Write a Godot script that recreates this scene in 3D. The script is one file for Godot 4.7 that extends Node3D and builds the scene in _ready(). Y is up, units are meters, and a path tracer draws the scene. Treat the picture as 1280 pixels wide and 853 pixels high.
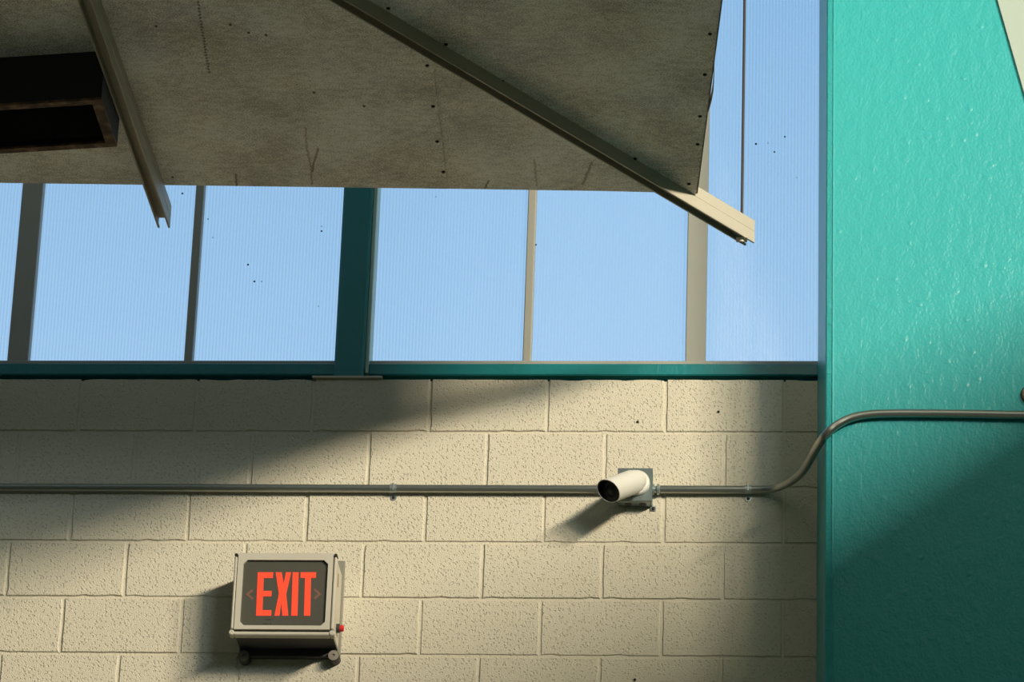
extends Node3D
# A painted block wall under a strip of ribbed glazing, seen from the hall floor through a long lens.
# x runs along the wall, y is up (floor at 0), z comes out of the wall towards the hall.

const FOCAL := 5298.97            # focal length in pixels of the 1280 x 853 frame
const CAM_AT := Vector3(2.6913, 1.5993, 13.3725)
const CAM_TURN := Vector3(0.416539, 0.0892736, 0.0364120)   # pitch, yaw, roll
const BLOCK_W := 0.4064
const BLOCK_H := 0.2032
const ROW_LINE := 7.2             # underside of the top course
const WALL_TOP := 7.395
const DUCT_Y := 7.653             # underside of the duct
const CEIL_Y := 11.5
const COLUMN_Z := 0.50

var cam_basis: Basis
var mats := {}
var rng := RandomNumberGenerator.new()
var uv_planar := false


func _ready() -> void:
	rng.seed = 41
	cam_basis = Basis.from_euler(CAM_TURN)
	camera_and_light()
	make_materials()
	shell()
	block_wall()
	front_windows()
	column()
	duct()
	hangers()
	air_grille()
	conduits()
	junction_and_camera()
	exit_sign()


# ---------------------------------------------------------------- camera, sky, daylight
func camera_and_light() -> void:
	var cam := Camera3D.new()
	cam.name = "camera"
	cam.fov = rad_to_deg(2.0 * atan(426.5 / FOCAL))
	cam.near = 0.1
	cam.far = 200.0
	cam.transform = Transform3D(cam_basis, CAM_AT)
	add_child(cam)
	cam.current = true
	var env := Environment.new()
	env.background_mode = Environment.BG_SKY
	var sky := Sky.new()
	var sm := ProceduralSkyMaterial.new()
	sm.sky_top_color = lin(0.10, 0.33, 0.66)
	sm.sky_horizon_color = lin(1.18, 1.46, 1.60)
	sm.sky_curve = 0.21
	sm.ground_bottom_color = lin(0.20, 0.19, 0.16)
	sm.ground_horizon_color = lin(0.45, 0.47, 0.48)
	sky.sky_material = sm
	env.sky = sky
	env.background_energy_multiplier = 1.06
	env.tonemap_mode = Environment.TONE_MAPPER_LINEAR
	env.tonemap_exposure = 1.0
	env.sdfgi_enabled = true
	env.ssao_enabled = true
	env.ssil_enabled = true
	var we := WorldEnvironment.new()
	we.name = "environment"
	we.environment = env
	add_child(we)
	# low sun on the ribbed glazing of the side wall: the first bays are broad, low, warm sources
	for i in SIDE_BAYS.size():
		var z: float = SIDE_BAYS[i]
		var a := AreaLight3D.new()
		a.name = "side_daylight_and_fill"
		a.area_size = Vector2(SIDE_LEN, SIDE_HIGH)
		a.area_normalize_energy = true
		a.light_color = SUN_COLOR if i < 2 else FILL_COLOR     # the last bays are unseen, added as cool fill for the shadows
		a.light_energy = 110.0 if i < 2 else 31.0
		a.area_range = 60.0
		a.area_attenuation = 2.0
		a.shadow_enabled = true
		a.position = Vector3(SIDE_X - 0.03, SIDE_Y, z)
		a.rotation = Vector3(0, PI / 2, 0)
		add_child(a, true)


const SIDE_X := 7.0
const SIDE_Y := 9.45
const SIDE_HIGH := 0.55
const SIDE_LEN := 2.35
const SIDE_BAYS := [6.3, 9.1, 12.0, 14.8]
var SUN_COLOR := lin(1.0, 0.89, 0.68)
var FILL_COLOR := lin(0.75, 0.93, 1.0)


# ---------------------------------------------------------------- helpers
func lin(r: float, g: float, b: float, a := 1.0) -> Color:
	var c := Color(r, g, b).linear_to_srgb()
	c.a = a
	return c


func ray(x: float, y: float) -> Vector3:
	return cam_basis * Vector3((x - 640.0) / FOCAL, (426.5 - y) / FOCAL, -1.0)


func at_z(x: float, y: float, z: float) -> Vector3:      # photo pixel on an upright plane parallel to the wall
	var d := ray(x, y)
	return CAM_AT + d * ((z - CAM_AT.z) / d.z)


func at_y(x: float, y: float, h: float) -> Vector3:      # photo pixel on a level plane
	var d := ray(x, y)
	return CAM_AT + d * ((h - CAM_AT.y) / d.y)


func new_st() -> SurfaceTool:
	var st := SurfaceTool.new()
	st.begin(Mesh.PRIMITIVE_TRIANGLES)
	return st


func vert(st: SurfaceTool, p: Vector3, n: Vector3) -> void:
	st.set_normal(n)
	st.set_uv(Vector2((p.x + 1.0) / 3.6, (p.z - 0.8) / 1.8) if uv_planar else Vector2(p.x, p.y))
	st.add_vertex(p)


func tri(st: SurfaceTool, a: Vector3, b: Vector3, c: Vector3, out: Vector3) -> void:
	var n := (b - a).cross(c - a).normalized()
	if n.dot(out) > 0.0:
		vert(st, a, n); vert(st, c, n); vert(st, b, n)
	else:
		vert(st, a, -n); vert(st, b, -n); vert(st, c, -n)


func quad(st: SurfaceTool, a: Vector3, b: Vector3, c: Vector3, d: Vector3, out: Vector3) -> void:
	tri(st, a, b, c, out)
	tri(st, a, c, d, out)


func smooth_tri(st: SurfaceTool, p: Array, n: Array) -> void:
	var k: Vector3 = (p[1] - p[0]).cross(p[2] - p[0])
	if k.dot(n[0] + n[1] + n[2]) > 0.0:
		for i in [0, 2, 1]:
			vert(st, p[i], n[i])
	else:
		for i in 3:
			vert(st, p[i], n[i])


# box with chamfered edges, in the frame xf
func box(st: SurfaceTool, lo: Vector3, hi: Vector3, ch := 0.0, xf := Transform3D()) -> void:
	var c := (lo + hi) / 2.0
	var h := (hi - lo) / 2.0
	ch = minf(ch, minf(h.x, minf(h.y, h.z)) * 0.9)
	var s := [-1.0, 1.0]
	for ax in 3:
		var u := (ax + 1) % 3
		var v := (ax + 2) % 3
		for sg in s:
			var p: Array[Vector3] = []
			for k in [[-1, -1], [1, -1], [1, 1], [-1, 1]]:
				var q := Vector3.ZERO
				q[ax] = sg * h[ax]
				q[u] = k[0] * (h[u] - ch)
				q[v] = k[1] * (h[v] - ch)
				p.append(xf * (c + q))
			var o := Vector3.ZERO
			o[ax] = sg
			quad(st, p[0], p[1], p[2], p[3], xf.basis * o)
	if ch <= 0.0:
		return
	for ax in 3:                                    # edges run along ax
		var u := (ax + 1) % 3
		var v := (ax + 2) % 3
		for su in s:
			for sv in s:
				var e: Array[Vector3] = []
				for k in [[-1, 0], [1, 0], [1, 1], [-1, 1]]:
					var q := Vector3.ZERO
					q[ax] = k[0] * (h[ax] - ch)
					q[u] = su * (h[u] - (ch if k[1] == 1 else 0.0))
					q[v] = sv * (h[v] - (0.0 if k[1] == 1 else ch))
					e.append(xf * (c + q))
				var o := Vector3.ZERO
				o[u] = su
				o[v] = sv
				quad(st, e[0], e[1], e[2], e[3], xf.basis * o)
	for sx in s:
		for sy in s:
			for sz in s:
				var sg := Vector3(sx, sy, sz)
				tri(st, xf * (c + sg * (h - Vector3(0, ch, ch))), xf * (c + sg * (h - Vector3(ch, 0, ch))), xf * (c + sg * (h - Vector3(ch, ch, 0))), xf.basis * sg)


# polygon in the xy plane of xf, pushed from z0 to z1
func prism(st: SurfaceTool, poly: PackedVector2Array, z0: float, z1: float, xf := Transform3D()) -> void:
	var t := Geometry2D.triangulate_polygon(poly)
	var mid := Vector2.ZERO
	for p in poly:
		mid += p / poly.size()
	for z in [z0, z1]:
		var o: Vector3 = xf.basis * Vector3(0, 0, 1.0 if z == maxf(z0, z1) else -1.0)
		for i in range(0, t.size(), 3):
			var q: Array[Vector3] = []
			for k in 3:
				q.append(xf * Vector3(poly[t[i + k]].x, poly[t[i + k]].y, z))
			tri(st, q[0], q[1], q[2], o)
	var turn := -1.0 if Geometry2D.is_polygon_clockwise(poly) else 1.0
	for i in poly.size():
		var a := poly[i]
		var b := poly[(i + 1) % poly.size()]
		var n := Vector2(b.y - a.y, a.x - b.x) * turn
		quad(st, xf * Vector3(a.x, a.y, z0), xf * Vector3(b.x, b.y, z0), xf * Vector3(b.x, b.y, z1), xf * Vector3(a.x, a.y, z1), xf.basis * Vector3(n.x, n.y, 0))


# level sheet: outline given as points on a plan, between two heights
func slab(st: SurfaceTool, plan: Array, y0: float, y1: float) -> void:
	var poly := PackedVector2Array()
	for p in plan:
		poly.append(Vector2(p.x, -p.z))
	prism(st, poly, y0, y1, Transform3D(Basis(Vector3.RIGHT, -PI / 2), Vector3.ZERO))


# a round bar along a path
func tube(st: SurfaceTool, path: Array, r: float, sides := 16, caps := true) -> void:
	var rings := []
	var norms := []
	var up := Vector3.UP
	var first: Vector3 = (path[1] - path[0]).normalized()
	if absf(first.dot(up)) > 0.9:
		up = Vector3.RIGHT
	for i in path.size():
		var d: Vector3 = (path[mini(i + 1, path.size() - 1)] - path[maxi(i - 1, 0)]).normalized()
		var s := d.cross(up).normalized()
		up = s.cross(d).normalized()
		var ring: Array[Vector3] = []
		var nn: Array[Vector3] = []
		for k in sides:
			var a := TAU * k / sides
			var n := s * cos(a) + up * sin(a)
			nn.append(n)
			ring.append(path[i] + n * r)
		rings.append(ring)
		norms.append(nn)
	for i in path.size() - 1:
		for k in sides:
			var m := (k + 1) % sides
			smooth_tri(st, [rings[i][k], rings[i][m], rings[i + 1][m]], [norms[i][k], norms[i][m], norms[i + 1][m]])
			smooth_tri(st, [rings[i][k], rings[i + 1][m], rings[i + 1][k]], [norms[i][k], norms[i + 1][m], norms[i + 1][k]])
	if caps:
		for e in [0, path.size() - 1]:
			var o: Vector3 = path[e] - path[1 if e == 0 else e - 1]
			for k in sides:
				tri(st, path[e], rings[e][k], rings[e][(k + 1) % sides], o)


# profile of (radius, height) turned round the local y axis of xf
func lathe(st: SurfaceTool, prof: Array, xf: Transform3D, sides := 24) -> void:
	for i in prof.size() - 1:
		var a: Vector2 = prof[i]
		var b: Vector2 = prof[i + 1]
		var pn := Vector2(b.y - a.y, a.x - b.x).normalized()      # outwards when the profile climbs
		for k in sides:
			var t0 := TAU * k / sides
			var t1 := TAU * (k + 1) / sides
			var d0 := Vector3(cos(t0), 0, sin(t0))
			var d1 := Vector3(cos(t1), 0, sin(t1))
			var p := [xf * (d0 * a.x + Vector3.UP * a.y), xf * (d1 * a.x + Vector3.UP * a.y), xf * (d1 * b.x + Vector3.UP * b.y), xf * (d0 * b.x + Vector3.UP * b.y)]
			var n0: Vector3 = (xf.basis * (d0 * pn.x + Vector3.UP * pn.y)).normalized()
			var n1: Vector3 = (xf.basis * (d1 * pn.x + Vector3.UP * pn.y)).normalized()
			if a.x > 0.0:
				smooth_tri(st, [p[0], p[1], p[2]], [n0, n1, n1])
			if b.x > 0.0:
				smooth_tri(st, [p[0], p[2], p[3]], [n0, n1, n0])


# frame whose local y axis points along d
func along(at: Vector3, d: Vector3) -> Transform3D:
	var y := d.normalized()
	var x := y.cross(Vector3.UP if absf(y.y) < 0.9 else Vector3.RIGHT).normalized()
	return Transform3D(Basis(x, y, x.cross(y)), at)


func part(called: String, st: SurfaceTool, m: String, parent: Node = null) -> MeshInstance3D:
	var o := MeshInstance3D.new()
	o.name = called
	o.mesh = st.commit()
	o.material_override = mats[m]
	(parent if parent else self).add_child(o, true)
	return o


func thing(called: String, label: String, category: String, group := "") -> Node3D:
	var o := Node3D.new()
	o.name = called
	add_child(o, true)
	tag(o, label, category, group)
	return o


func tag(o: Node, label: String, category: String, group := "") -> void:
	o.set_meta("label", label)
	o.set_meta("category", category)
	if group:
		o.set_meta("group", group)


func structure(called: String) -> Node3D:
	var o := Node3D.new()
	o.name = called
	add_child(o)
	o.set_meta("kind", "structure")
	return o


func struct_box(called: String, lo: Vector3, hi: Vector3, m: String) -> MeshInstance3D:
	var st := new_st()
	box(st, lo, hi, 0.0)
	var o := part(called, st, m)
	o.set_meta("kind", "structure")
	return o


# ---------------------------------------------------------------- materials
func noise(sd: int, freq: float, kind := FastNoiseLite.TYPE_SIMPLEX_SMOOTH, oct := 3) -> FastNoiseLite:
	var n := FastNoiseLite.new()
	n.seed = sd
	n.noise_type = kind
	n.frequency = freq
	n.fractal_octaves = oct
	if kind == FastNoiseLite.TYPE_CELLULAR:
		n.fractal_type = FastNoiseLite.FRACTAL_NONE
		n.cellular_return_type = FastNoiseLite.RETURN_DISTANCE
		n.cellular_jitter = 1.0
	return n


func float_tex(size: int, data: PackedFloat32Array) -> ImageTexture:
	return ImageTexture.create_from_image(Image.create_from_data(size, size, false, Image.FORMAT_RF, data.to_byte_array()))


func mat(called: String, c: Color, rough: float, metal := 0.0) -> StandardMaterial3D:
	var m := StandardMaterial3D.new()
	m.resource_name = called
	m.albedo_color = c
	m.roughness = rough
	m.metallic = metal
	mats[called] = m
	return m


func triplanar(m: StandardMaterial3D, tile: float) -> void:
	m.uv1_triplanar = true
	m.uv1_world_triplanar = true
	m.uv1_triplanar_sharpness = 4.0
	m.uv1_scale = Vector3.ONE / tile


func relief(m: StandardMaterial3D, t: Texture2D, cm: float) -> void:
	m.heightmap_enabled = true
	m.heightmap_texture = t
	m.heightmap_scale = cm


func make_materials() -> void:
	var n := 1024
	# painted block face: open, pitted texture
	var coarse := noise(3, 0.125, FastNoiseLite.TYPE_SIMPLEX_SMOOTH, 3)
	var where := noise(8, 0.012, FastNoiseLite.TYPE_SIMPLEX_SMOOTH, 2)
	var pit := noise(5, 0.055, FastNoiseLite.TYPE_CELLULAR)
	var hb := PackedFloat32Array()
	hb.resize(n * n)
	for y in n:
		for x in n:
			var h := 0.5 + 0.40 * coarse.get_noise_2d(x, y)
			var d := pit.get_noise_2d(x, y) + 1.0
			if d < 0.17 + 0.16 * where.get_noise_2d(x, y):
				h -= 0.8
			hb[y * n + x] = h
	var block_h := float_tex(n, hb)
	# thick brushed and sagging gloss paint with blisters
	var peel := noise(11, 0.07, FastNoiseLite.TYPE_SIMPLEX_SMOOTH, 2)
	var sag := noise(12, 0.012, FastNoiseLite.TYPE_SIMPLEX_SMOOTH, 3)
	var blob := noise(13, 0.013, FastNoiseLite.TYPE_CELLULAR)
	var pick := noise(14, 0.013, FastNoiseLite.TYPE_CELLULAR)
	pick.seed = 13
	pick.cellular_return_type = FastNoiseLite.RETURN_CELL_VALUE
	var hc := PackedFloat32Array()
	hc.resize(n * n)
	for y in n:
		for x in n:
			var h := 0.16 * peel.get_noise_2d(x, y * 0.75) + 0.35 * sag.get_noise_2d(x * 1.2, y * 0.7)
			var v := pick.get_noise_2d(x, y)
			if v > 0.5:
				var d := blob.get_noise_2d(x, y) + 1.0
				var rad := 0.18 + 0.26 * (v - 0.5)
				if d < rad:
					h += 0.40 * pow(1.0 - (d / rad) * (d / rad), 2.0)
			hc[y * n + x] = h
	var col_h := float_tex(n, hc)

	var m := mat("block_paint", lin(0.58, 0.53, 0.42), 0.62)
	triplanar(m, 0.85)
	relief(m, block_h, 0.26)
	m.metallic_specular = 0.4
	m = mat("joint_paint", lin(0.58, 0.53, 0.42), 0.6)
	triplanar(m, 0.85)
	relief(m, block_h, 0.12)
	m = mat("column_paint", lin(0.034, 0.335, 0.355), 0.34)
	triplanar(m, 0.9)
	relief(m, col_h, 0.32)
	m.metallic_specular = 0.38
	m = mat("green_paint", lin(0.004, 0.18, 0.195), 0.38)
	triplanar(m, 0.5)
	relief(m, col_h, 0.10)
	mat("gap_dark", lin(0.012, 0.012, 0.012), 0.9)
	mat("cream_bar", lin(0.34, 0.335, 0.29), 0.5)
	mat("pale_green", lin(0.45, 0.62, 0.52), 0.4)  # paler green that paints the post's right side as sunlit
	mat("cream_brace", lin(0.33, 0.40, 0.36), 0.45)
	m = mat("pane", lin(0.75, 0.85, 0.95, 0.04), 0.10)
	m.transparency = BaseMaterial3D.TRANSPARENCY_ALPHA
	m = mat("pane_rib", lin(0.35, 0.55, 0.85, 0.10), 0.15)
	m.transparency = BaseMaterial3D.TRANSPARENCY_ALPHA
	mat("speck", lin(0.03, 0.035, 0.05), 0.9)
	m = mat("sunlit_pane", lin(0.8, 0.75, 0.6), 0.4)
	m.emission_enabled = true
	m.emission = lin(1.0, 0.89, 0.68)
	m.emission_energy_multiplier = 3.0
	m = mat("fill_pane", lin(0.7, 0.75, 0.8), 0.4)  # glowing panes of the added fill bays
	m.emission_enabled = true
	m.emission = FILL_COLOR
	m.emission_energy_multiplier = 1.0
	mat("hall_wall", lin(0.07, 0.095, 0.09), 0.8)
	mat("hall_ceiling", lin(0.10, 0.12, 0.115), 0.85)
	mat("hall_floor", lin(0.115, 0.135, 0.110), 0.5)

	# galvanised sheet, dulled and dirty
	m = mat("sheet", Color.WHITE, 0.55, 0.0)
	m.albedo_texture = sheet_texture()
	mat("sheet_edge", lin(0.42, 0.39, 0.31), 0.45, 0.3)
	mat("screw_dark", lin(0.012, 0.011, 0.010), 0.6, 0.3)
	m = mat("strut", lin(0.43, 0.39, 0.32), 0.5, 0.08)
	m = mat("rod", lin(0.035, 0.026, 0.022), 0.5, 0.5)
	m = mat("black_box", lin(0.012, 0.013, 0.016), 0.7)
	mat("louvre_steel", lin(0.045, 0.045, 0.04), 0.6)
	m = mat("rust_frame", Color.WHITE, 0.75)
	var rust := NoiseTexture2D.new()
	rust.noise = noise(31, 0.02, FastNoiseLite.TYPE_SIMPLEX_SMOOTH, 4)
	rust.width = 256
	rust.height = 256
	rust.seamless = true
	var ramp := Gradient.new()
	ramp.offsets = PackedFloat32Array([0.0, 0.45, 0.62, 1.0])
	ramp.colors = PackedColorArray([lin(0.03, 0.02, 0.012), lin(0.10, 0.05, 0.025), lin(0.17, 0.09, 0.045), lin(0.26, 0.19, 0.12)])
	rust.color_ramp = ramp
	m.albedo_texture = rust
	triplanar(m, 0.35)

	# conduit steel and fittings
	m = mat("conduit", lin(0.33, 0.345, 0.315), 0.30, 0.9)
	m = mat("zinc", lin(0.42, 0.47, 0.47), 0.3, 0.75)
	m = mat("box_steel", lin(0.22, 0.27, 0.265), 0.34, 0.8)
	mat("camera_white", lin(0.63, 0.61, 0.555), 0.38)
	mat("lens_black", lin(0.004, 0.004, 0.005), 0.5)
	mat("sign_grey", lin(0.48, 0.445, 0.375), 0.45)
	mat("sign_side", lin(0.50, 0.46, 0.37), 0.5)
	mat("plate_grey", lin(0.22, 0.21, 0.17), 0.6)
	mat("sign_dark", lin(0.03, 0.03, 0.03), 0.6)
	mat("sign_face", lin(0.075, 0.072, 0.058), 0.28)
	m = mat("exit_letter", lin(0.72, 0.055, 0.022), 0.45)
	m.emission_enabled = true
	m.emission = lin(1.0, 0.06, 0.022)
	m.emission_energy_multiplier = 0.42
	mat("chevron", lin(0.17, 0.075, 0.055), 0.5)
	mat("knob_grey", lin(0.22, 0.19, 0.16), 0.6)
	mat("red_plastic", lin(0.55, 0.02, 0.02), 0.35)
	mat("brown_plastic", lin(0.16, 0.09, 0.04), 0.6)
	mat("hub_beige", lin(0.34, 0.21, 0.14), 0.5)


func sheet_texture() -> ImageTexture:
	var w := 2048
	var h := 1024
	var fine := noise(21, 0.26, FastNoiseLite.TYPE_SIMPLEX_SMOOTH, 2)
	var mid := noise(22, 0.035, FastNoiseLite.TYPE_SIMPLEX_SMOOTH, 3)
	var wide := noise(23, 0.0042, FastNoiseLite.TYPE_SIMPLEX_SMOOTH, 3)
	var dot := noise(24, 0.05, FastNoiseLite.TYPE_CELLULAR)
	var data := PackedByteArray()
	data.resize(w * h * 3)
	for y in h:
		for x in w:
			var v := 1.0 + 0.34 * fine.get_noise_2d(x, y) + 0.14 * mid.get_noise_2d(x, y * 1.6) + 0.20 * wide.get_noise_2d(x, y)
			var t := wide.get_noise_2d(x + 5000, y)
			if dot.get_noise_2d(x, y) + 1.0 < 0.03 + 0.14 * t:
				v *= 0.8
			var i := (y * w + x) * 3
			data[i] = clampi(int(227.0 * v), 0, 255)
			data[i + 1] = clampi(int((221.0 - 4.0 * t) * v), 0, 255)
			data[i + 2] = clampi(int((213.0 - 12.0 * t) * v), 0, 255)
	var im := Image.create_from_data(w, h, false, Image.FORMAT_RGB8, data)
	# stains seen on the sheet: a dotted dark run, two rusty drips, scratches
	stain(im, [Vector2(247, -4), Vector2(252, 30), Vector2(257, 60), Vector2(262, 90)], 3, Color(0.13, 0.11, 0.09), 0.75, true)
	stain(im, [Vector2(382, 158), Vector2(384, 185), Vector2(389, 208), Vector2(390, 230)], 2, Color(0.36, 0.22, 0.15), 0.45, false)
	stain(im, [Vector2(398, 184), Vector2(393, 200), Vector2(390, 214)], 2, Color(0.36, 0.22, 0.15), 0.5, false)
	stain(im, [Vector2(295, 216), Vector2(296, 232)], 2, Color(0.2, 0.17, 0.13), 0.5, false)
	stain(im, [Vector2(668, 200), Vector2(671, 234)], 2, Color(0.3, 0.27, 0.2), 0.5, false)
	stain(im, [Vector2(740, 203), Vector2(728, 232)], 4, Color(0.3, 0.27, 0.2), 0.4, false)
	stain(im, [Vector2(611, 226), Vector2(606, 236)], 2, Color(0.3, 0.27, 0.2), 0.5, false)
	for p in [Vector2(311, 38), Vector2(332, 41), Vector2(288, 28), Vector2(195, 30), Vector2(392, 113), Vector2(455, 130), Vector2(216, 219)]:
		stain(im, [p, p + Vector2(0.5, 2)], 1, Color(0.12, 0.1, 0.09), 0.6, false)
	return ImageTexture.create_from_image(im)


func stain(im: Image, px: Array, width: int, c: Color, a: float, dotted: bool) -> void:
	for i in px.size() - 1:
		for k in 60:
			var q: Vector2 = px[i].lerp(px[i + 1], k / 60.0)
			if dotted and sin((i * 60 + k) * 0.9) < -0.2:
				continue
			var p := at_y(q.x, q.y, DUCT_Y)
			var u := int((p.x + 1.0) / 3.6 * im.get_width()) + rng.randi_range(-1, 1)
			var v := int((p.z - 0.8) / 1.8 * im.get_height())
			for dx in range(-width, width + 1):
				for dy in range(-width / 2 - 1, width / 2 + 2):
					var s := Vector2i(u + dx, v + dy)
					if s.x < 0 or s.y < 0 or s.x >= im.get_width() or s.y >= im.get_height() or Vector2(dx, dy).length() > width * 0.6 + 0.4:
						continue
					im.set_pixelv(s, im.get_pixelv(s).lerp(c, a * 0.5))


# ---------------------------------------------------------------- the hall
func shell() -> void:
	struct_box("floor", Vector3(-9.3, -0.2, -0.3), Vector3(7.3, 0.0, 18.3), "hall_floor")
	struct_box("ceiling", Vector3(-9.3, CEIL_Y, -0.3), Vector3(7.3, CEIL_Y + 0.2, 18.3), "hall_ceiling")
	struct_box("wall_left", Vector3(-9.3, 0.0, -0.3), Vector3(-9.0, CEIL_Y, 18.3), "hall_wall")
	struct_box("wall_rear", Vector3(-9.0, 0.0, 18.0), Vector3(7.0, CEIL_Y, 18.3), "hall_wall")
	struct_box("wall_header", Vector3(-9.0, 9.95, -0.3), Vector3(7.0, CEIL_Y, -0.02), "hall_wall")
	# right-hand wall with bays of high glazing, the last ones added for fill
	var wr := structure("wall_right")
	var lo := SIDE_Y - SIDE_HIGH / 2
	var hi := SIDE_Y + SIDE_HIGH / 2
	var st := new_st()
	box(st, Vector3(7.0, 0, -0.3), Vector3(7.3, lo, 18.3))
	box(st, Vector3(7.0, hi, -0.3), Vector3(7.3, CEIL_Y, 18.3))
	var z0 := -0.3
	for z in SIDE_BAYS:
		box(st, Vector3(7.0, lo, z0), Vector3(7.3, hi, z - SIDE_LEN / 2))
		z0 = z + SIDE_LEN / 2
	box(st, Vector3(7.0, lo, z0), Vector3(7.3, hi, 18.3))
	part("masonry", st, "hall_wall", wr)
	for i in SIDE_BAYS.size():
		var z: float = SIDE_BAYS[i]
		var w := structure("window_%d" % (i + 3))
		st = new_st()
		box(st, Vector3(7.02, lo, z - SIDE_LEN / 2), Vector3(7.04, hi, z + SIDE_LEN / 2))
		part("window_pane", st, "sunlit_pane" if i < 2 else "fill_pane", w)
	# unseen girder, added to cast the shadow on the lower column and wall
	var g := thing("shadow_girder", "unseen green steel girder added to shade the lower part of the wide column", "beam")
	st = new_st()
	var gx := 5.3
	box(st, Vector3(gx - 0.012, 7.5, 0.0), Vector3(gx + 0.012, 8.395, 18.0))
	part("web", st, "green_paint", g)
	for y in [7.5, 8.385]:
		st = new_st()
		box(st, Vector3(gx - 0.12, y - 0.01, 0.0), Vector3(gx + 0.12, y + 0.012, 18.0), 0.003)
		part("flange", st, "green_paint", g)


func block_wall() -> void:
	var st := new_st()
	box(st, Vector3(-9.0, 0.0, -0.3), Vector3(7.0, WALL_TOP - 0.006, -0.0055))
	var wall := part("wall_back", st, "joint_paint")
	wall.set_meta("kind", "structure")
	var meshes := []
	for v in 6:
		meshes.append(block_mesh(v))
	var rows := 10
	for r in rows:
		var y := ROW_LINE - BLOCK_H * r
		var shift := 0.0 if r % 2 == 0 else 0.5
		for k in range(-5, 8):
			var x := (k + shift) * BLOCK_W
			if x > 2.7:
				continue
			var o := MeshInstance3D.new()
			o.name = "block"
			o.mesh = meshes[rng.randi_range(0, 5)]
			o.material_override = mats["block_paint"]
			o.position = Vector3(x + BLOCK_W / 2 + rng.randf_range(-0.0012, 0.0012), y, rng.randf_range(-0.0012, 0.0012))
			wall.add_child(o, true)
	# drilled anchor holes
	for p in [Vector2(797, 527.5), Vector2(898, 515), Vector2(793.5, 850)]:
		st = new_st()
		var q := at_z(p.x, p.y, 0.002)
		lathe(st, [Vector2(0.0046, -0.003), Vector2(0.0046, 0.0005), Vector2(0.0, 0.0005)], along(q, Vector3.BACK), 10)
		part("anchor_hole", st, "gap_dark", wall)


# one face of a block: eased, slightly uneven edges, standing proud of the joints
func block_mesh(v: int) -> ArrayMesh:
	var r := RandomNumberGenerator.new()
	r.seed = 100 + v
	var st := new_st()
	var w := BLOCK_W - 0.0085
	var h := BLOCK_H - 0.0080
	var nx := 12
	var ny := 6
	var rim: Array[Vector2] = []            # outline, anticlockwise
	for i in nx:
		rim.append(Vector2(-w / 2 + w * i / nx, 0))
	for i in ny:
		rim.append(Vector2(w / 2, h * i / ny))
	for i in nx:
		rim.append(Vector2(w / 2 - w * i / nx, h))
	for i in ny:
		rim.append(Vector2(-w / 2, h - h * i / ny))
	var c := Vector2(0, h / 2)
	var a: Array[Vector3] = []
	var b: Array[Vector3] = []
	var d: Array[Vector3] = []
	for p in rim:
		var j := r.randf_range(-0.0009, 0.0009)
		if r.randf() < 0.06:
			j = 0.003
		var inw := Vector2(signf(c.x - p.x) if absf(absf(p.x) - w / 2) < 1e-5 else 0.0, signf(c.y - p.y) if p.y < 1e-5 or p.y > h - 1e-5 else 0.0)
		var q := p + inw * j
		var ease := Vector2(0.0050 if p.x > 0.0 else 0.0022, 0.0030)      # one flank of the joint shaped wider to catch a bright band
		a.append(Vector3(q.x, q.y, -0.012))
		b.append(Vector3(q.x + inw.x * 0.0006, q.y + inw.y * 0.0006, -0.0042))
		d.append(Vector3(q.x + inw.x * ease.x, q.y + inw.y * ease.y, 0.0))
	var nn: Array[Vector3] = []
	for i in rim.size():
		nn.append((b[i] - Vector3(c.x, c.y, -0.1)).normalized())
	var n := rim.size()
	var front := PackedVector2Array()
	for q in d:
		front.append(Vector2(q.x, q.y))
	var t := Geometry2D.triangulate_polygon(front)
	for i in range(0, t.size(), 3):
		tri(st, d[t[i]], d[t[i + 1]], d[t[i + 2]], Vector3.BACK)
	for i in n:
		var k := (i + 1) % n
		var o := (b[i] + b[k]) / 2.0 - Vector3(c.x, c.y, 0)
		o.z = 0.0
		var side := o
		side = Vector3(0, signf(o.y), 0) if absf(o.y) > h / 2 - 0.006 else Vector3(signf(o.x), 0, 0)
		quad(st, a[i], a[k], b[k], b[i], side)
		quad(st, b[i], b[k], d[k], d[i], side + Vector3.BACK)
	return st.commit()


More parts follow.
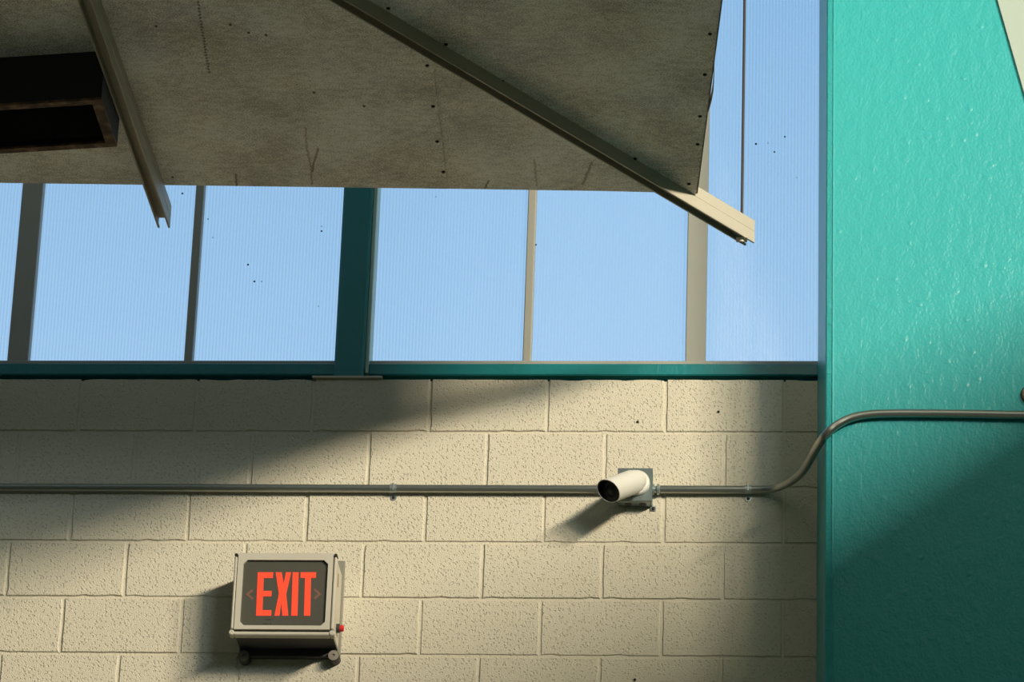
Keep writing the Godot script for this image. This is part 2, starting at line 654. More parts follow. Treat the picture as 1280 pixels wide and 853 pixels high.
func front_windows() -> void:
	# sill rail: painted channel on the wall head, in two lengths either side of the post
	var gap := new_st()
	box(gap, Vector3(-9, WALL_TOP - 0.01, -0.3), Vector3(7, 7.47, -0.11))  # dark filler standing in for the shadow in the gap under the sill
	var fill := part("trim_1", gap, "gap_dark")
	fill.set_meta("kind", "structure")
	var n := 2
	for span in [[-9.0, 0.885], [0.992, 7.0]]:
		var sill := structure("trim_%d" % n)
		n += 1
		var st := new_st()
		box(st, Vector3(span[0], 7.437, -0.16), Vector3(span[1], 7.481, -0.06), 0.004)
		part("sill_rail", st, "green_paint", sill)
		st = new_st()
		box(st, Vector3(span[0], 7.481, -0.15), Vector3(span[1], 7.498, -0.075), 0.002)
		part("glazing_channel", st, "cream_bar", sill)
	# the green post between the two lengths, standing on a plate
	var post := thing("window_post", "dark green square steel post on a base plate between glazing bays", "post")
	var st := new_st()
	box(st, Vector3(0.874, WALL_TOP + 0.008, -0.19), Vector3(0.978, 9.95, -0.03), 0.008)
	part("tube", st, "green_paint", post)
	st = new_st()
	box(st, Vector3(0.9785, WALL_TOP + 0.05, -0.16), Vector3(0.992, 9.95, -0.06), 0.002)  # added pale strip, imitates light on the post's right side
	part("lit_side", st, "pale_green", post)
	st = new_st()
	box(st, Vector3(0.806, WALL_TOP, -0.2), Vector3(1.05, WALL_TOP + 0.008, 0.012), 0.001)
	part("base_plate", st, "sheet_edge", post)
	# glazing: ribbed translucent sheets between bars
	var bars_l := [[-1.46, 0.037], [-0.855, 0.015], [-0.256, 0.037], [0.349, 0.0145]]
	var bars_r := [[1.539, 0.0145], [2.126, 0.035], [2.72, 0.0145], [3.3, 0.035], [3.9, 0.015]]
	glazing("window_1", -2.06, 0.868, bars_l, -2.06)
	glazing("window_2", 0.972, 4.45, bars_r, 0.972)
	struct_box("wall_infill", Vector3(-9, 7.47, -0.3), Vector3(-2.06, 9.95, -0.05), "hall_wall")
	struct_box("wall_pier", Vector3(4.45, 7.47, -0.3), Vector3(7, 9.95, -0.05), "hall_wall")


func glazing(called: String, x0: float, x1: float, bars: Array, start: float) -> void:
	var w := structure(called)
	var edges := [start]
	for b in bars:
		edges.append(b[0])
	edges.append(x1)
	for b in bars:
		var st := new_st()
		box(st, Vector3(b[0] - b[1], 7.495, -0.145), Vector3(b[0] + b[1], 9.95, -0.095), 0.003)
		part("glazing_bar", st, "cream_bar", w)
	var sr := RandomNumberGenerator.new()
	sr.seed = 77 + int(x1 * 10)
	for i in edges.size() - 1:
		var a: float = edges[i]
		var c: float = edges[i + 1]
		var st := new_st()
		var f := Vector3.BACK
		quad(st, Vector3(a, 7.49, -0.115), Vector3(c, 7.49, -0.115), Vector3(c, 9.95, -0.115), Vector3(a, 9.95, -0.115), f)
		var pane := part("pane", st, "pane", w)
		st = new_st()
		var k := int((c - a) / 0.0115)
		for j in range(1, k):
			var x := a + (c - a) * j / k
			quad(st, Vector3(x - 0.0022, 7.49, -0.118), Vector3(x + 0.0022, 7.49, -0.118), Vector3(x + 0.0022, 9.95, -0.118), Vector3(x - 0.0022, 9.95, -0.118), f)
		var rib := part("rib", st, "pane_rib", pane)
		rib.set_meta("kind", "stuff")
	# specks of dirt stuck to the inner face
	var specks := new_st()
	var list := [[260, 274], [266, 297], [402, 283], [402, 289], [398, 383], [318, 352], [327, 352], [310, 331], [545, 246], [670, 306], [228, 242], [960, 179], [968, 190], [945, 180], [981, 171], [996, 222]]
	for q in list:
		var p := at_z(q[0], q[1], -0.114)
		if p.x < x0 or p.x > x1:
			continue
		var r := sr.randf_range(0.0018, 0.0042)
		lathe(specks, [Vector2(r, 0.0), Vector2(r * 0.7, 0.0012), Vector2(0, 0.0016)], along(p, Vector3.BACK), 7)
	var sp := part("dirt_speck", specks, "speck", w)
	sp.set_meta("kind", "stuff")


func column() -> void:
	var c := thing("steel_column", "wide turquoise painted steel column with blistered gloss paint", "column")
	# body behind the flange
	var st := new_st()
	slab(st, [Vector3(2.551, 0, 0.001), Vector3(3.5, 0, 0.001), Vector3(3.47, 0, COLUMN_Z - 0.03), Vector3(2.585, 0, COLUMN_Z - 0.03)], 0.0, CEIL_Y)
	part("body", st, "column_paint", c)
	# front flange with rounded edges
	st = new_st()
	var plan := [Vector3(2.584, 0, COLUMN_Z - 0.03), Vector3(3.49, 0, COLUMN_Z - 0.03), Vector3(3.49, 0, COLUMN_Z - 0.01)]
	for i in 6:
		var a := PI * 0.5 * i / 5.0
		plan.append(Vector3(3.47 + 0.02 * cos(a), 0, COLUMN_Z - 0.02 + 0.02 * sin(a)))
	plan.append(Vector3(2.604, 0, COLUMN_Z))
	plan.append(Vector3(2.586, 0, COLUMN_Z - 0.005))
	plan.append(Vector3(2.5815, 0, COLUMN_Z - 0.010))
	slab(st, plan, 0.0, CEIL_Y)
	part("flange", st, "column_paint", c)
	# bead of weld and paint down the flange's left edge
	st = new_st()
	tube(st, [Vector3(2.606, 0.0, COLUMN_Z - 0.0015), Vector3(2.606, CEIL_Y, COLUMN_Z - 0.0015)], 0.0042, 10)
	part("edge_bead", st, "column_paint", c)
	# cream brace that leans across the column's upper right
	var z := COLUMN_Z + 0.012
	var poly := PackedVector2Array()
	for q in [Vector2(1218, -101), Vector2(1330, 289), Vector2(1460, 289), Vector2(1348, -101)]:
		var p := at_z(q.x, q.y, z)
		poly.append(Vector2(p.x, p.y))
	var br := thing("gusset_plate", "cream painted steel plate with slanted edge on the turquoise column", "plate")
	st = new_st()
	prism(st, poly, COLUMN_Z, z)
	part("plate", st, "cream_brace", br)
	# round hub screwed to the column just above the conduit
	var hub := thing("conduit_hub", "small round beige hub on the turquoise column above the conduit", "fitting")
	st = new_st()
	var hp := at_z(1289, 494, COLUMN_Z)
	lathe(st, [Vector2(0.031, 0.0), Vector2(0.031, 0.012), Vector2(0.027, 0.022), Vector2(0.017, 0.029), Vector2(0, 0.031)], along(hp, Vector3.BACK), 20)
	part("dome", st, "hub_beige", hub)
	st = new_st()
	lathe(st, [Vector2(0.035, 0.0), Vector2(0.035, 0.005), Vector2(0.03, 0.006)], along(hp, Vector3.BACK), 20)
	part("rim", st, "screw_dark", hub)


func screw(px: float, py: float, y: float, parent: Node) -> void:
	var p := at_y(px, py, y)
	var st := new_st()
	lathe(st, [Vector2(0.0062, 0.0), Vector2(0.0062, 0.003), Vector2(0.0035, 0.0052), Vector2(0, 0.0052)], along(p, Vector3.DOWN), 8)
	part("screw", st, "screw_dark", parent)


func duct() -> void:
	var d := thing("sheet_metal_duct", "large dull galvanised sheet metal duct hung below the glazing", "duct")
	var far_l := at_y(0, 229, DUCT_Y)
	var far_r := at_y(866, 242, DUCT_Y)
	var step := (far_l - far_r).normalized()
	var end_l := far_r + step * 5.5
	var edge := (at_y(900, 0, DUCT_Y) - far_r).normalized()
	var near_r := far_r + edge * 2.2
	var near_l := end_l + edge * 2.2
	# casing above the bottom sheets
	uv_planar = true
	var st := new_st()
	slab(st, [far_r, end_l, near_l, near_r], DUCT_Y + 0.004, DUCT_Y + 1.25)
	part("casing", st, "sheet", d)
	# bottom sheets: the left one laps under the right one at the screwed seam
	var seam_far := at_y(560, 234.5, DUCT_Y)
	var seam_near := seam_far + (at_y(541.4, 82, DUCT_Y) - seam_far).normalized() * 2.2
	st = new_st()
	slab(st, [seam_far, far_l + step * 3.0, far_l + step * 3.0 + edge * 2.2, seam_near], DUCT_Y - 0.005, DUCT_Y + 0.001)
	part("bottom_sheet", st, "sheet", d)
	st = new_st()
	slab(st, [far_r, seam_far + step * 0.02, seam_near + step * 0.02, near_r], DUCT_Y + 0.001, DUCT_Y + 0.004)
	part("bottom_sheet", st, "sheet", d)
	# the corner sheet, carried lower along the diagonal channel
	var low := DUCT_Y - 0.036
	var px := [Vector2(226, -136), Vector2(455, 0), Vector2(560, 64), Vector2(635, 112), Vector2(710, 160), Vector2(770, 194), Vector2(800, 207), Vector2(822, 217), Vector2(845, 230), Vector2(866, 244), Vector2(872, 242), Vector2(886, 130), Vector2(903, 0), Vector2(921, -136)]
	var plan := []
	for q in px:
		plan.append(at_y(q.x, q.y, low))
	st = new_st()
	slab(st, plan, low, low + 0.003)
	part("corner_sheet", st, "sheet", d)
	# folded side of the corner sheet
	st = new_st()
	var e0: Vector3 = plan[10]
	var e1: Vector3 = plan[13]
	slab(st, [e0, e1, e1 + Vector3(-0.004, 0, 0), e0 + Vector3(-0.004, 0, 0)], low, DUCT_Y + 0.004)
	part("side_fold", st, "sheet_edge", d)
	# a sprung lip of the side seam, bowed away from the edge
	st = new_st()
	var lip := []
	for i in 9:
		var t := i / 8.0
		var b := at_y(lerpf(894.5, 883.0, t), lerpf(60, 146, t), low)
		lip.append(b + Vector3(0.011 * sin(PI * pow(t, 1.6)), 0, 0))
	var plan2 := lip.duplicate()
	for i in range(8, -1, -1):
		plan2.append(lip[i] - Vector3(0.0025, 0, 0))
	slab(st, plan2, low - 0.002, low + 0.028)
	part("seam_lip", st, "sheet_edge", d)
	uv_planar = false
	for q in [[534, 81.5], [541.4, 132.5], [546.4, 176.5], [554.3, 214.6]]:
		screw(q[0], q[1], DUCT_Y - 0.005, d)
	for q in [[485.4, 10], [557.5, 55], [627.5, 101], [714, 155], [794, 198], [861, 229.6], [887.6, 42], [881, 93], [875, 145], [872, 180], [895, -20]]:
		screw(q[0], q[1], low, d)


# two strut channels back to back, 41 mm wide and 82 mm high, slots up and down
func channel_mesh(st: SurfaceTool, a: Vector3, b: Vector3, top: float) -> void:
	var dir := b - a
	dir.y = 0
	var l := dir.length()
	var z := dir.normalized()
	var x := Vector3.UP.cross(z)
	var xf := Transform3D(Basis(x, Vector3.UP, z), Vector3(a.x, top, a.z))
	var t := 0.0026
	var w := 0.0206
	for s in [-1.0, 1.0]:
		box(st, Vector3(s * w - (t if s > 0 else 0.0), -0.0815, 0), Vector3(s * w + (0.0 if s > 0 else t), -0.0424, l), 0.0012, xf)
		box(st, Vector3(s * w - (t if s > 0 else 0.0), -0.0406, 0), Vector3(s * w + (0.0 if s > 0 else t), 0, l), 0.0012, xf)
		for k in [0, 1]:
			var y0 := -0.0815 if k == 0 else -t
			var i0: float = minf(s * w, s * 0.0145)
			var i1: float = maxf(s * w, s * 0.0145)
			box(st, Vector3(i0, y0, 0), Vector3(i1, y0 + t, l), 0.0008, xf)
			var r0 := -0.0815 if k == 0 else -0.008
			box(st, Vector3(s * 0.0145 - (0.0 if s > 0 else t), r0, 0), Vector3(s * 0.0145 + (t if s > 0 else 0.0), r0 + 0.008, l), 0.0, xf)
	box(st, Vector3(-w + 0.001, -0.044, 0), Vector3(w - 0.001, -0.039, l), 0.0, xf)


func hangers() -> void:
	var hb := DUCT_Y - 0.082
	# straight one, square to the wall
	var h1 := thing("channel_hanger", "dark slotted steel channel under the duct beside the air grille", "hanger")
	var st := new_st()
	var p := at_y(205, 283.5, hb)
	channel_mesh(st, p, Vector3(p.x - 0.004, 0, p.z + 2.4), DUCT_Y - 0.0055)
	part("channel", st, "strut", h1)
	# diagonal one under the corner, with its hanging rod
	var h2 := thing("channel_hanger_001", "slotted steel channel running diagonally under the duct with sunlit end", "hanger")
	st = new_st()
	var a := (at_y(944.6, 305.8, hb) + at_y(929.6, 305.8, hb)) / 2.0
	var b := (at_y(427.7, 0, hb) + at_y(413, 0, hb)) / 2.0
	var dir := (b - a).normalized()
	channel_mesh(st, a, a + dir * 3.0, DUCT_Y)
	part("channel", st, "strut", h2)
	var r := a + dir * 0.045
	r.y = 0
	st = new_st()
	tube(st, [r + Vector3.UP * (hb - 0.012), r + Vector3.UP * CEIL_Y], 0.0048, 10)
	part("threaded_rod", st, "rod", h2)
	st = new_st()
	lathe(st, [Vector2(0, 0), Vector2(0.0095, 0), Vector2(0.0095, 0.009), Vector2(0, 0.009)], Transform3D(Basis(), r + Vector3.UP * (hb - 0.009)), 6)
	part("nut", st, "strut", h2)
	st = new_st()
	box(st, r + Vector3(-0.018, hb - 0.0005 + 0.0, -0.018), r + Vector3(0.018, hb + 0.003, 0.018), 0.0)
	part("washer", st, "strut", h2)


func air_grille() -> void:
	var g := thing("air_grille", "rusty framed louvred air grille on a black collar under the duct", "grille")
	var hg := DUCT_Y - 0.17
	var nr := at_y(126.5, 123, hg)
	var fr := at_y(146.5, 182, hg)
	var step := (at_y(0, 131, hg) - nr).normalized()
	var width := 0.95
	var depth := nr.z - fr.z
	var xd := -step
	var zd := Vector3(fr.x - nr.x, 0, fr.z - nr.z).normalized()
	# collar walls, with thickness
	var t := 0.004
	var nl := nr + step * width
	var fl := fr + step * width
	var sides := [[nl, nr], [nr, fr], [fr, fl], [fl, nl]]
	var mid := (nl + fr) / 2.0
	for s in sides:
		var a: Vector3 = s[0]
		var b: Vector3 = s[1]
		var inn := (mid - (a + b) / 2.0)
		var dirn := (b - a).normalized()
		inn = (inn - dirn * inn.dot(dirn)).normalized() * t
		var st := new_st()
		slab(st, [a, b, b + inn, a + inn], hg + 0.004, DUCT_Y - 0.0055)
		part("collar_side", st, "black_box", g)
	# frame of four bars on the underside
	var fw := 0.03
	var ib := zd * fw
	for s in [[nl, nr, nr + ib, nl + ib], [fl - ib, fr - ib, fr, fl], [nr + ib - xd * fw * 1.1, nr + ib, fr - ib, fr - ib - xd * fw * 1.1], [nl + ib, nl + ib + xd * fw, fl - ib + xd * fw, fl - ib]]:
		var st := new_st()
		slab(st, s, hg - 0.004, hg + 0.004)
		part("frame_bar", st, "rust_frame", g)
	# louvres
	for i in 9:
		var f := (i + 0.5) / 9.0
		var c := nl.lerp(fl, 0.0) + zd * (fw + (depth - 2 * fw) * f)
		var c2 := nr + zd * (fw + (depth - 2 * fw) * f)
		var st := new_st()
		var o1 := zd * 0.009 + Vector3.UP * 0.012
		quad(st, c - o1 + Vector3.UP * 0.022, c2 - o1 + Vector3.UP * 0.022, c2 + o1 + Vector3.UP * 0.022, c + o1 + Vector3.UP * 0.022, Vector3.DOWN)
		quad(st, c - o1 + Vector3.UP * 0.0235, c2 - o1 + Vector3.UP * 0.0235, c2 + o1 + Vector3.UP * 0.0235, c + o1 + Vector3.UP * 0.0235, Vector3.UP)
		part("louvre", st, "louvre_steel", g)


func smooth_path(pts: Array, per := 8) -> Array:
	var out := []
	for i in pts.size() - 1:
		var p0: Vector3 = pts[maxi(i - 1, 0)]
		var p1: Vector3 = pts[i]
		var p2: Vector3 = pts[i + 1]
		var p3: Vector3 = pts[mini(i + 2, pts.size() - 1)]
		for k in per:
			out.append(p1.cubic_interpolate(p2, p0, p3, k / float(per)))
	out.append(pts[pts.size() - 1])
	return out


const PIPE_R := 0.0140
const PIPE_Y := 6.979
const PIPE_Z := 0.0195


func conduits() -> void:
	var c1 := thing("conduit", "long straight steel conduit along the block wall into the camera box", "conduit")
	var st := new_st()
	tube(st, [Vector3(-3.2, PIPE_Y, PIPE_Z), Vector3(-0.6, PIPE_Y, PIPE_Z), Vector3(1.87, PIPE_Y, PIPE_Z)], PIPE_R, 24)
	part("pipe", st, "conduit", c1)
	var c2 := thing("conduit_001", "steel conduit bending off the wall and across the turquoise column", "conduit")
	st = new_st()
	var zc := COLUMN_Z + PIPE_R + 0.003
	var pts := [Vector3(2.02, PIPE_Y, PIPE_Z), Vector3(2.2, PIPE_Y, PIPE_Z), Vector3(2.335, PIPE_Y, PIPE_Z)]
	for q in [[966, 611, 0.035], [985, 604, 0.095], [1002, 591, 0.20], [1013, 574, 0.32], [1022, 558, 0.44], [1032, 544, 0.507], [1045, 532.5, zc], [1062, 523.5, zc], [1085, 518.5, zc], [1120, 517, zc], [1200, 517.5, zc], [1280, 519, zc]]:
		pts.append(at_z(q[0], q[1], q[2]))
	var last: Vector3 = pts[pts.size() - 1]
	pts.append(last + Vector3(0.25, 0, 0))
	tube(st, smooth_path(pts), PIPE_R, 24)
	part("pipe", st, "conduit", c2)
	# one-hole straps
	strap(at_z(492.5, 612, 0).x, "zinc one-hole strap on the long conduit above the exit sign", "conduit_strap")
	strap(at_z(935.5, 612, 0).x, "zinc one-hole strap on the conduit beside the turquoise column", "conduit_strap_001")


func strap(x: float, label: String, called: String) -> void:
	var s := thing(called, label, "strap", "conduit straps")
	var st := new_st()
	var hw := 0.011
	var prev := Vector3.ZERO
	var r := PIPE_R + 0.002
	for i in 13:                                   # band over the pipe
		var a0 := PI * 0.62 - PI * 1.12 * i / 13.0
		var a1 := PI * 0.62 - PI * 1.12 * (i + 1) / 13.0
		var n0 := Vector3(0, sin(a0), cos(a0))
		var n1 := Vector3(0, sin(a1), cos(a1))
		var c := Vector3(x, PIPE_Y, PIPE_Z)
		var sx := Vector3(hw, 0, 0)
		smooth_tri(st, [c + n0 * r - sx, c + n0 * r + sx, c + n1 * r + sx], [n0, n0, n1])
		smooth_tri(st, [c + n0 * r - sx, c + n1 * r + sx, c + n1 * r - sx], [n0, n1, n1])
		quad(st, c + n0 * r + sx, c + n1 * r + sx, c + n1 * PIPE_R + sx, c + n0 * PIPE_R + sx, Vector3.RIGHT)
		quad(st, c + n0 * r - sx, c + n1 * r - sx, c + n1 * PIPE_R - sx, c + n0 * PIPE_R - sx, Vector3.LEFT)
	part("band", st, "zinc", s)
	st = new_st()
	box(st, Vector3(x - 0.003, PIPE_Y - 0.01, PIPE_Z + PIPE_R), Vector3(x + 0.003, PIPE_Y + 0.014, PIPE_Z + PIPE_R + 0.004), 0.001)
	part("rib", st, "zinc", s)
	st = new_st()
	var poly := PackedVector2Array([Vector2(-0.011, 0.0)])
	for i in 9:
		var a := PI + PI * i / 8.0
		poly.append(Vector2(0.011 * cos(a), -0.014 + 0.011 * sin(a)))
	poly.append(Vector2(0.011, 0.0))
	prism(st, poly, 0.0005, 0.003, Transform3D(Basis(), Vector3(x, PIPE_Y - PIPE_R + 0.002, 0)))
	var tab := part("tab", st, "zinc", s)
	st = new_st()
	lathe(st, [Vector2(0.0055, 0.0), Vector2(0.0055, 0.0012), Vector2(0.0, 0.0016)], along(Vector3(x, PIPE_Y - PIPE_R - 0.0125, 0.003), Vector3.BACK), 10)
	part("hole", st, "screw_dark", tab)


func junction_and_camera() -> void:
	var j := thing("junction_box", "square galvanised junction box that carries the white security camera", "box")
	var x0 := 1.877
	var x1 := 1.994
	var y0 := 6.921
	var y1 := 7.040
	var st := new_st()
	box(st, Vector3(x0, y0, 0.0), Vector3(x1, y1, 0.056), 0.003)
	part("body", st, "box_steel", j)
	st = new_st()
	box(st, Vector3(x0 - 0.001, y0 - 0.001, 0.056), Vector3(x1 + 0.001, y1 + 0.001, 0.0595), 0.0012)
	part("cover", st, "box_steel", j)
	for s in [[x1, 1.0], [x0, -1.0]]:               # compression connectors
		st = new_st()
		var at := Vector3(s[0], PIPE_Y, PIPE_Z)
		lathe(st, [Vector2(0, 0), Vector2(0.019, 0), Vector2(0.019, 0.005), Vector2(0.0125, 0.006), Vector2(0.0125, 0.014), Vector2(0.0195, 0.015), Vector2(0.0195, 0.022), Vector2(0.0125, 0.027), Vector2(0.0142, 0.028)], along(at, Vector3(s[1], 0, 0)), 18)
		part("connector", st, "zinc", j)
	for kx in [0.30, 0.72]:                          # knockouts on the underside
		st = new_st()
		lathe(st, [Vector2(0.013, 0.0), Vector2(0.013, 0.0012), Vector2(0, 0.0016)], along(Vector3(lerpf(x0, x1, kx), y0, 0.028), Vector3.DOWN), 16)
		part("knockout", st, "sign_dark", j)
	st = new_st()
	box(st, Vector3(x1 - 0.008, y0 - 0.014, 0.0005), Vector3(x1 + 0.011, y0 + 0.004, 0.004), 0.001)
	var ear := part("mounting_ear", st, "zinc", j)
	st = new_st()
	lathe(st, [Vector2(0.006, 0.0), Vector2(0.006, 0.0035), Vector2(0.0, 0.0045)], along(Vector3(x1 + 0.003, y0 - 0.006, 0.004), Vector3.BACK), 10)
	part("screw", st, "screw_dark", ear)

	var k := thing("security_camera", "white bullet security camera with dark hooded lens on the junction box", "camera")
	var face := Vector3(1.940, 6.985, 0.0595)
	st = new_st()
	lathe(st, [Vector2(0.0, 0.0), Vector2(0.046, 0.0), Vector2(0.046, 0.007), Vector2(0.043, 0.014), Vector2(0.034, 0.019), Vector2(0.0, 0.020)], along(face, Vector3.BACK), 32)
	part("base", st, "camera_white", k)
	var d := Vector3(-0.112, -0.108, 0.146).normalized()
	var piv := face + Vector3(0.004, -0.004, 0.036)
	st = new_st()
	var ball := []
	for i in 11:
		var a := -PI / 2 + PI * i / 10.0
		ball.append(Vector2(0.033 * cos(a), 0.033 * sin(a)))
	lathe(st, ball, along(piv, d), 24)
	part("ball_joint", st, "camera_white", k)
	# barrel with rounded back, and a sunshade tube open at the front
	var xf := along(piv, d)
	st = new_st()
	lathe(st, [Vector2(0.0, -0.012), Vector2(0.022, -0.010), Vector2(0.032, -0.003), Vector2(0.0385, 0.010), Vector2(0.0400, 0.025), Vector2(0.0400, 0.150), Vector2(0.0, 0.150)], xf, 36)
	part("barrel", st, "camera_white", k)
	st = hood(xf, 0.0425, 0.03, 0.182)
	part("sunshade", st, "camera_white", k)
	st = hood(xf, 0.0405, 0.15, 0.1805)
	part("sunshade_lining", st, "lens_black", k)
	st = new_st()
	lathe(st, [Vector2(0.037, 0.150), Vector2(0.037, 0.156), Vector2(0.024, 0.156), Vector2(0.02, 0.152), Vector2(0.0, 0.157)], xf, 32)
	part("lens", st, "lens_black", k)
	st = new_st()
	var sc := piv + d * 0.075 + Vector3(0.30, 0.75, 0.59).normalized() * 0.0405
	lathe(st, [Vector2(0.004, -0.001), Vector2(0.004, 0.001), Vector2(0.0, 0.0016)], along(sc, Vector3(0.30, 0.75, 0.59)), 10)
	part("screw", st, "knob_grey", k)


# sunshade: a tube whose front is cut on a slant, longer above than below; white outside and black inside
func hood(xf: Transform3D, r: float, y0: float, y1: float) -> SurfaceTool:
	var st := new_st()
	var up := xf.basis.inverse() * Vector3.UP
	up = Vector3(up.x, 0, up.z).normalized()
	var sides := 36
	for k in sides:
		var q := []
		var nn := []
		for t in [TAU * k / sides, TAU * (k + 1) / sides]:
			var n := Vector3(cos(t), 0, sin(t))
			var front := y1 - 0.013 * (1.0 - n.dot(up))
			q.append([n * r + Vector3.UP * y0, n * r + Vector3.UP * front, n * (r - 0.0018) + Vector3.UP * front, n * (r - 0.0018) + Vector3.UP * y0])
			nn.append(xf.basis * n)
		for s in [[0, 1, 1.0], [3, 2, -1.0]]:
			var a: Vector3 = xf * q[0][s[0]]
			var b: Vector3 = xf * q[1][s[0]]
			var c: Vector3 = xf * q[1][s[1]]
			var e: Vector3 = xf * q[0][s[1]]
			smooth_tri(st, [a, b, c], [nn[0] * s[2], nn[1] * s[2], nn[1] * s[2]])
			smooth_tri(st, [a, c, e], [nn[0] * s[2], nn[1] * s[2], nn[0] * s[2]])
		quad(st, xf * q[0][1], xf * q[1][1], xf * q[1][2], xf * q[0][2], xf.basis.y)
	return st


func exit_sign() -> void:
	var s := thing("exit_sign", "grey boxed exit sign with red lettering on the block wall", "sign")
	var zf := 0.2
	var x0 := 0.606
	var x1 := 0.951
	var y0 := 6.381
	var y1 := 6.672
	# back plate on the wall
	var st := new_st()
	box(st, Vector3(x0 + 0.005, y0 - 0.004, 0.001), Vector3(x1 + 0.004, 6.718, 0.012), 0.002)
	part("back_plate", st, "plate_grey", s)
	# housing
	st = new_st()
	box(st, Vector3(x0 + 0.008, y0 + 0.016, 0.012), Vector3(x1 - 0.004, y1 - 0.006, zf - 0.035), 0.004)
	part("housing", st, "sign_side", s)
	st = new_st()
	box(st, Vector3(x0 + 0.010, y0 + 0.012, 0.012), Vector3(x1 - 0.006, y0 + 0.0158, zf - 0.036), 0.001)  # thin dark sheet added to darken the underside of the housing
	part("dark_underside", st, "sign_dark", s)
	# door frame with a clipped-corner opening
	st = new_st()
	var ox0 := at_z(302, 740, zf).x
	var ox1 := at_z(408.3, 740, zf).x
	var oy1 := at_z(355, 700.3, zf).y
	var oy0 := at_z(355, 782.2, zf).y
	var fx0 := x0 + 0.012
	var fx1 := x1 - 0.012
	var fy0 := y0 + 0.020
	var fy1 := y1
	var cc := 0.014
	var inner := [Vector2(ox0 + cc, oy0), Vector2(ox1 - cc, oy0), Vector2(ox1, oy0 + cc), Vector2(ox1, oy1 - cc), Vector2(ox1 - cc, oy1), Vector2(ox0 + cc, oy1), Vector2(ox0, oy1 - cc), Vector2(ox0, oy0 + cc)]
	var outer := [Vector2(ox0 + cc, fy0), Vector2(ox1 - cc, fy0), Vector2(fx1, oy0 + cc), Vector2(fx1, oy1 - cc), Vector2(ox1 - cc, fy1), Vector2(ox0 + cc, fy1), Vector2(fx0, oy1 - cc), Vector2(fx0, oy0 + cc)]
	var corner := {1: Vector2(fx1, fy0), 3: Vector2(fx1, fy1), 5: Vector2(fx0, fy1), 7: Vector2(fx0, fy0)}
	for i in 8:
		var k := (i + 1) % 8
		var ring := PackedVector2Array([inner[i], inner[k], outer[k]])
		if corner.has(i):
			ring.append(corner[i])
		ring.append(outer[i])
		prism(st, ring, zf - 0.012, zf)
	part("door_frame", st, "sign_grey", s)
	# the tray the frame sits on: dark seam behind, rails left, right and below
	st = new_st()
	box(st, Vector3(fx0 - 0.004, fy0 - 0.004, zf - 0.035), Vector3(fx1 + 0.004, fy1 - 0.001, zf - 0.0125), 0.0)
	part("gasket", st, "sign_dark", s)
	for rr in [[x0, x0 + 0.0095, fy0 + 0.002, y1 - 0.012], [x1 - 0.0095, x1, fy0 + 0.002, y1 - 0.012]]:
		st = new_st()
		box(st, Vector3(rr[0], rr[2], zf - 0.036), Vector3(rr[1], rr[3], zf - 0.001), 0.003)
		part("side_rail", st, "sign_grey", s)
	st = new_st()
	box(st, Vector3(x0 + 0.012, y0, zf - 0.036), Vector3(x1 - 0.012, y0 + 0.0125, zf - 0.001), 0.003)
	part("bottom_rail", st, "sign_grey", s)
	for cx in [x0 + 0.0045, x1 - 0.0045]:
		st = new_st()
		lathe(st, [Vector2(0.0098, -0.034), Vector2(0.0098, -0.002), Vector2(0.007, 0.001), Vector2(0, 0.001)], along(Vector3(cx, y0 + 0.0085, zf), Vector3.BACK), 14)
		part("corner_cap", st, "sign_grey", s)
		st = new_st()
		lathe(st, [Vector2(0.0055, -0.03), Vector2(0.0055, -0.0005), Vector2(0.0, -0.0005)], along(Vector3(cx, y1 - 0.006, zf), Vector3.BACK), 12)
		part("screw", st, "screw_dark", s)
	# smoked face, letters and arrows
	st = new_st()
	box(st, Vector3(ox0 - 0.003, oy0 - 0.003, zf - 0.0125), Vector3(ox1 + 0.003, oy1 + 0.003, zf - 0.0095), 0.0)
	var face := part("face_panel", st, "sign_face", s)
	var za := zf - 0.0095
	var glyphs := {
		"letter_e": [[322.2, 715.9], [341.6, 715.9], [341.0, 723.0], [329.7, 723.0], [329.1, 739.2], [339.6, 739.2], [339.3, 746.0], [328.8, 746.0], [328.2, 763.3], [339.4, 763.3], [338.9, 770.2], [320.0, 770.2]],
		"letter_x": [[344.6, 715.9], [352.2, 715.9], [354.6, 730.5], [357.4, 715.9], [363.9, 715.9], [357.8, 743.0], [360.4, 770.2], [353.0, 770.2], [351.6, 754.5], [349.3, 770.2], [343.0, 770.2], [348.6, 743.0]],
		"letter_i": [[365.8, 715.9], [373.3, 715.9], [371.8, 770.2], [364.0, 770.2]],
		"letter_t": [[375.8, 715.9], [395.2, 715.9], [394.7, 722.8], [388.8, 722.8], [387.8, 770.2], [379.9, 770.2], [381.3, 722.8], [375.6, 722.8]],
	}
	for key in glyphs:
		var poly := PackedVector2Array()
		for q in glyphs[key]:
			var p := at_z(q[0], q[1], za)
			poly.append(Vector2(p.x, p.y))
		st = new_st()
		prism(st, poly, za, za + 0.0012)
		part(key, st, "exit_letter", face)
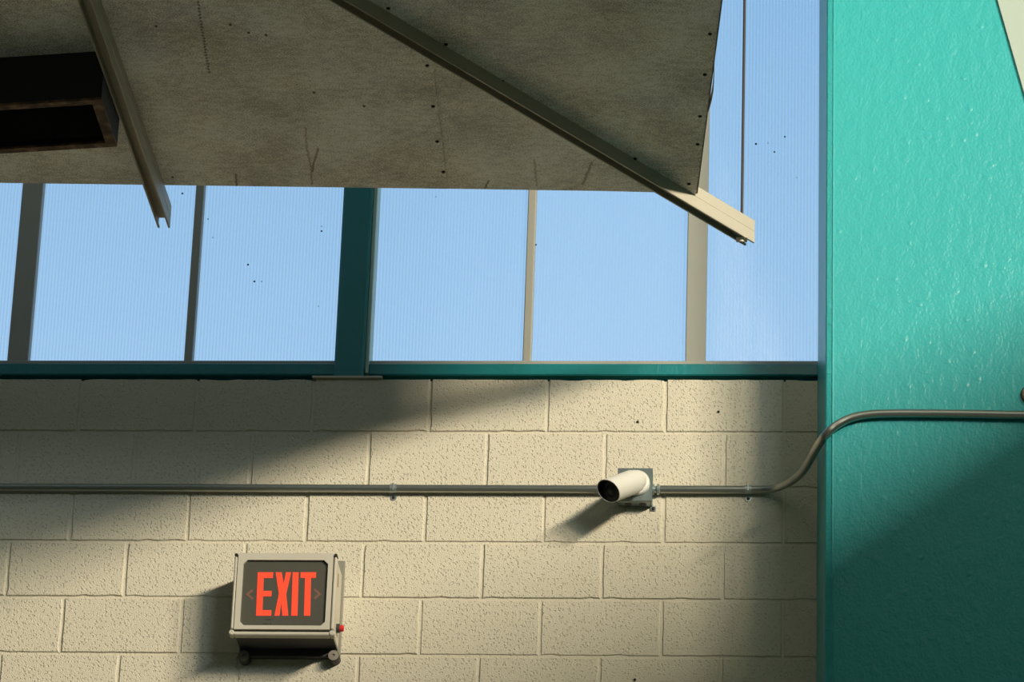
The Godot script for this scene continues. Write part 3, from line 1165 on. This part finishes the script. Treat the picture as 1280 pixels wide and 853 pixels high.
	for q in [[307.0, 743.5, 1.0], [401.8, 743.0, -1.0]]:
		var poly := PackedVector2Array()
		for c in [[0, 0], [7.5, -6.5], [9.3, -6.5], [9.3, -4.0], [4.2, 0], [9.3, 4.0], [9.3, 6.5], [7.5, 6.5]]:
			var p := at_z(q[0] + c[0] * q[2], q[1] + c[1], za)
			poly.append(Vector2(p.x, p.y))
		st = new_st()
		prism(st, poly, za, za + 0.0006)
		part("chevron", st, "chevron", face)
	for q in [[331.5, 340.5, 774.2, 775.6], [328.8, 334.8, 779.4, 781.0], [337.0, 339.5, 779.4, 781.0]]:
		var a := at_z(q[0], q[3], za)
		var b := at_z(q[1], q[2], za)
		st = new_st()
		box(st, Vector3(a.x, a.y, za), Vector3(b.x, b.y, za + 0.0004))
		part("small_print", st, "sign_dark", face)
	# right side: slot and test button
	st = new_st()
	var sx := x1 - 0.004
	box(st, Vector3(sx - 0.001, 6.585, 0.105), Vector3(sx + 0.0012, 6.632, 0.118), 0.0005)
	part("side_slot", st, "brown_plastic", s)
	st = new_st()
	var bp := Vector3(sx, 6.447, 0.085)
	lathe(st, [Vector2(0.0155, 0.0), Vector2(0.0155, 0.011), Vector2(0.010, 0.012)], along(bp, Vector3.RIGHT), 18)
	var btn := part("test_button", st, "sign_dark", s)
	st = new_st()
	lathe(st, [Vector2(0.0115, 0.010), Vector2(0.0115, 0.022), Vector2(0.009, 0.025), Vector2(0, 0.025)], along(bp, Vector3.RIGHT), 18)
	part("button_cap", st, "red_plastic", btn)
	# two plugs under the box
	for q in [[304.5, 819.5], [416.8, 819.5]]:
		var c := at_z(q[0], q[1], 0.05)
		st = new_st()
		lathe(st, [Vector2(0.0, -0.05), Vector2(0.0195, -0.049), Vector2(0.0195, -0.004), Vector2(0.0175, -0.001)], along(c, Vector3.BACK), 22)
		var plug := part("plug", st, "sign_dark", s)
		st = new_st()
		lathe(st, [Vector2(0.0178, -0.004), Vector2(0.0178, 0.0), Vector2(0.005, 0.001), Vector2(0.005, -0.004), Vector2(0, -0.004)], along(c, Vector3.BACK), 22)
		part("plug_cap", st, "knob_grey", plug)
	st = new_st()
	var la := at_z(300, 822, 0.02)
	var lb := at_z(420, 813, 0.02)
	box(st, Vector3(la.x, la.y, 0.0), Vector3(lb.x, lb.y, 0.03), 0.002)
	part("bottom_lip", st, "sign_dark", s)
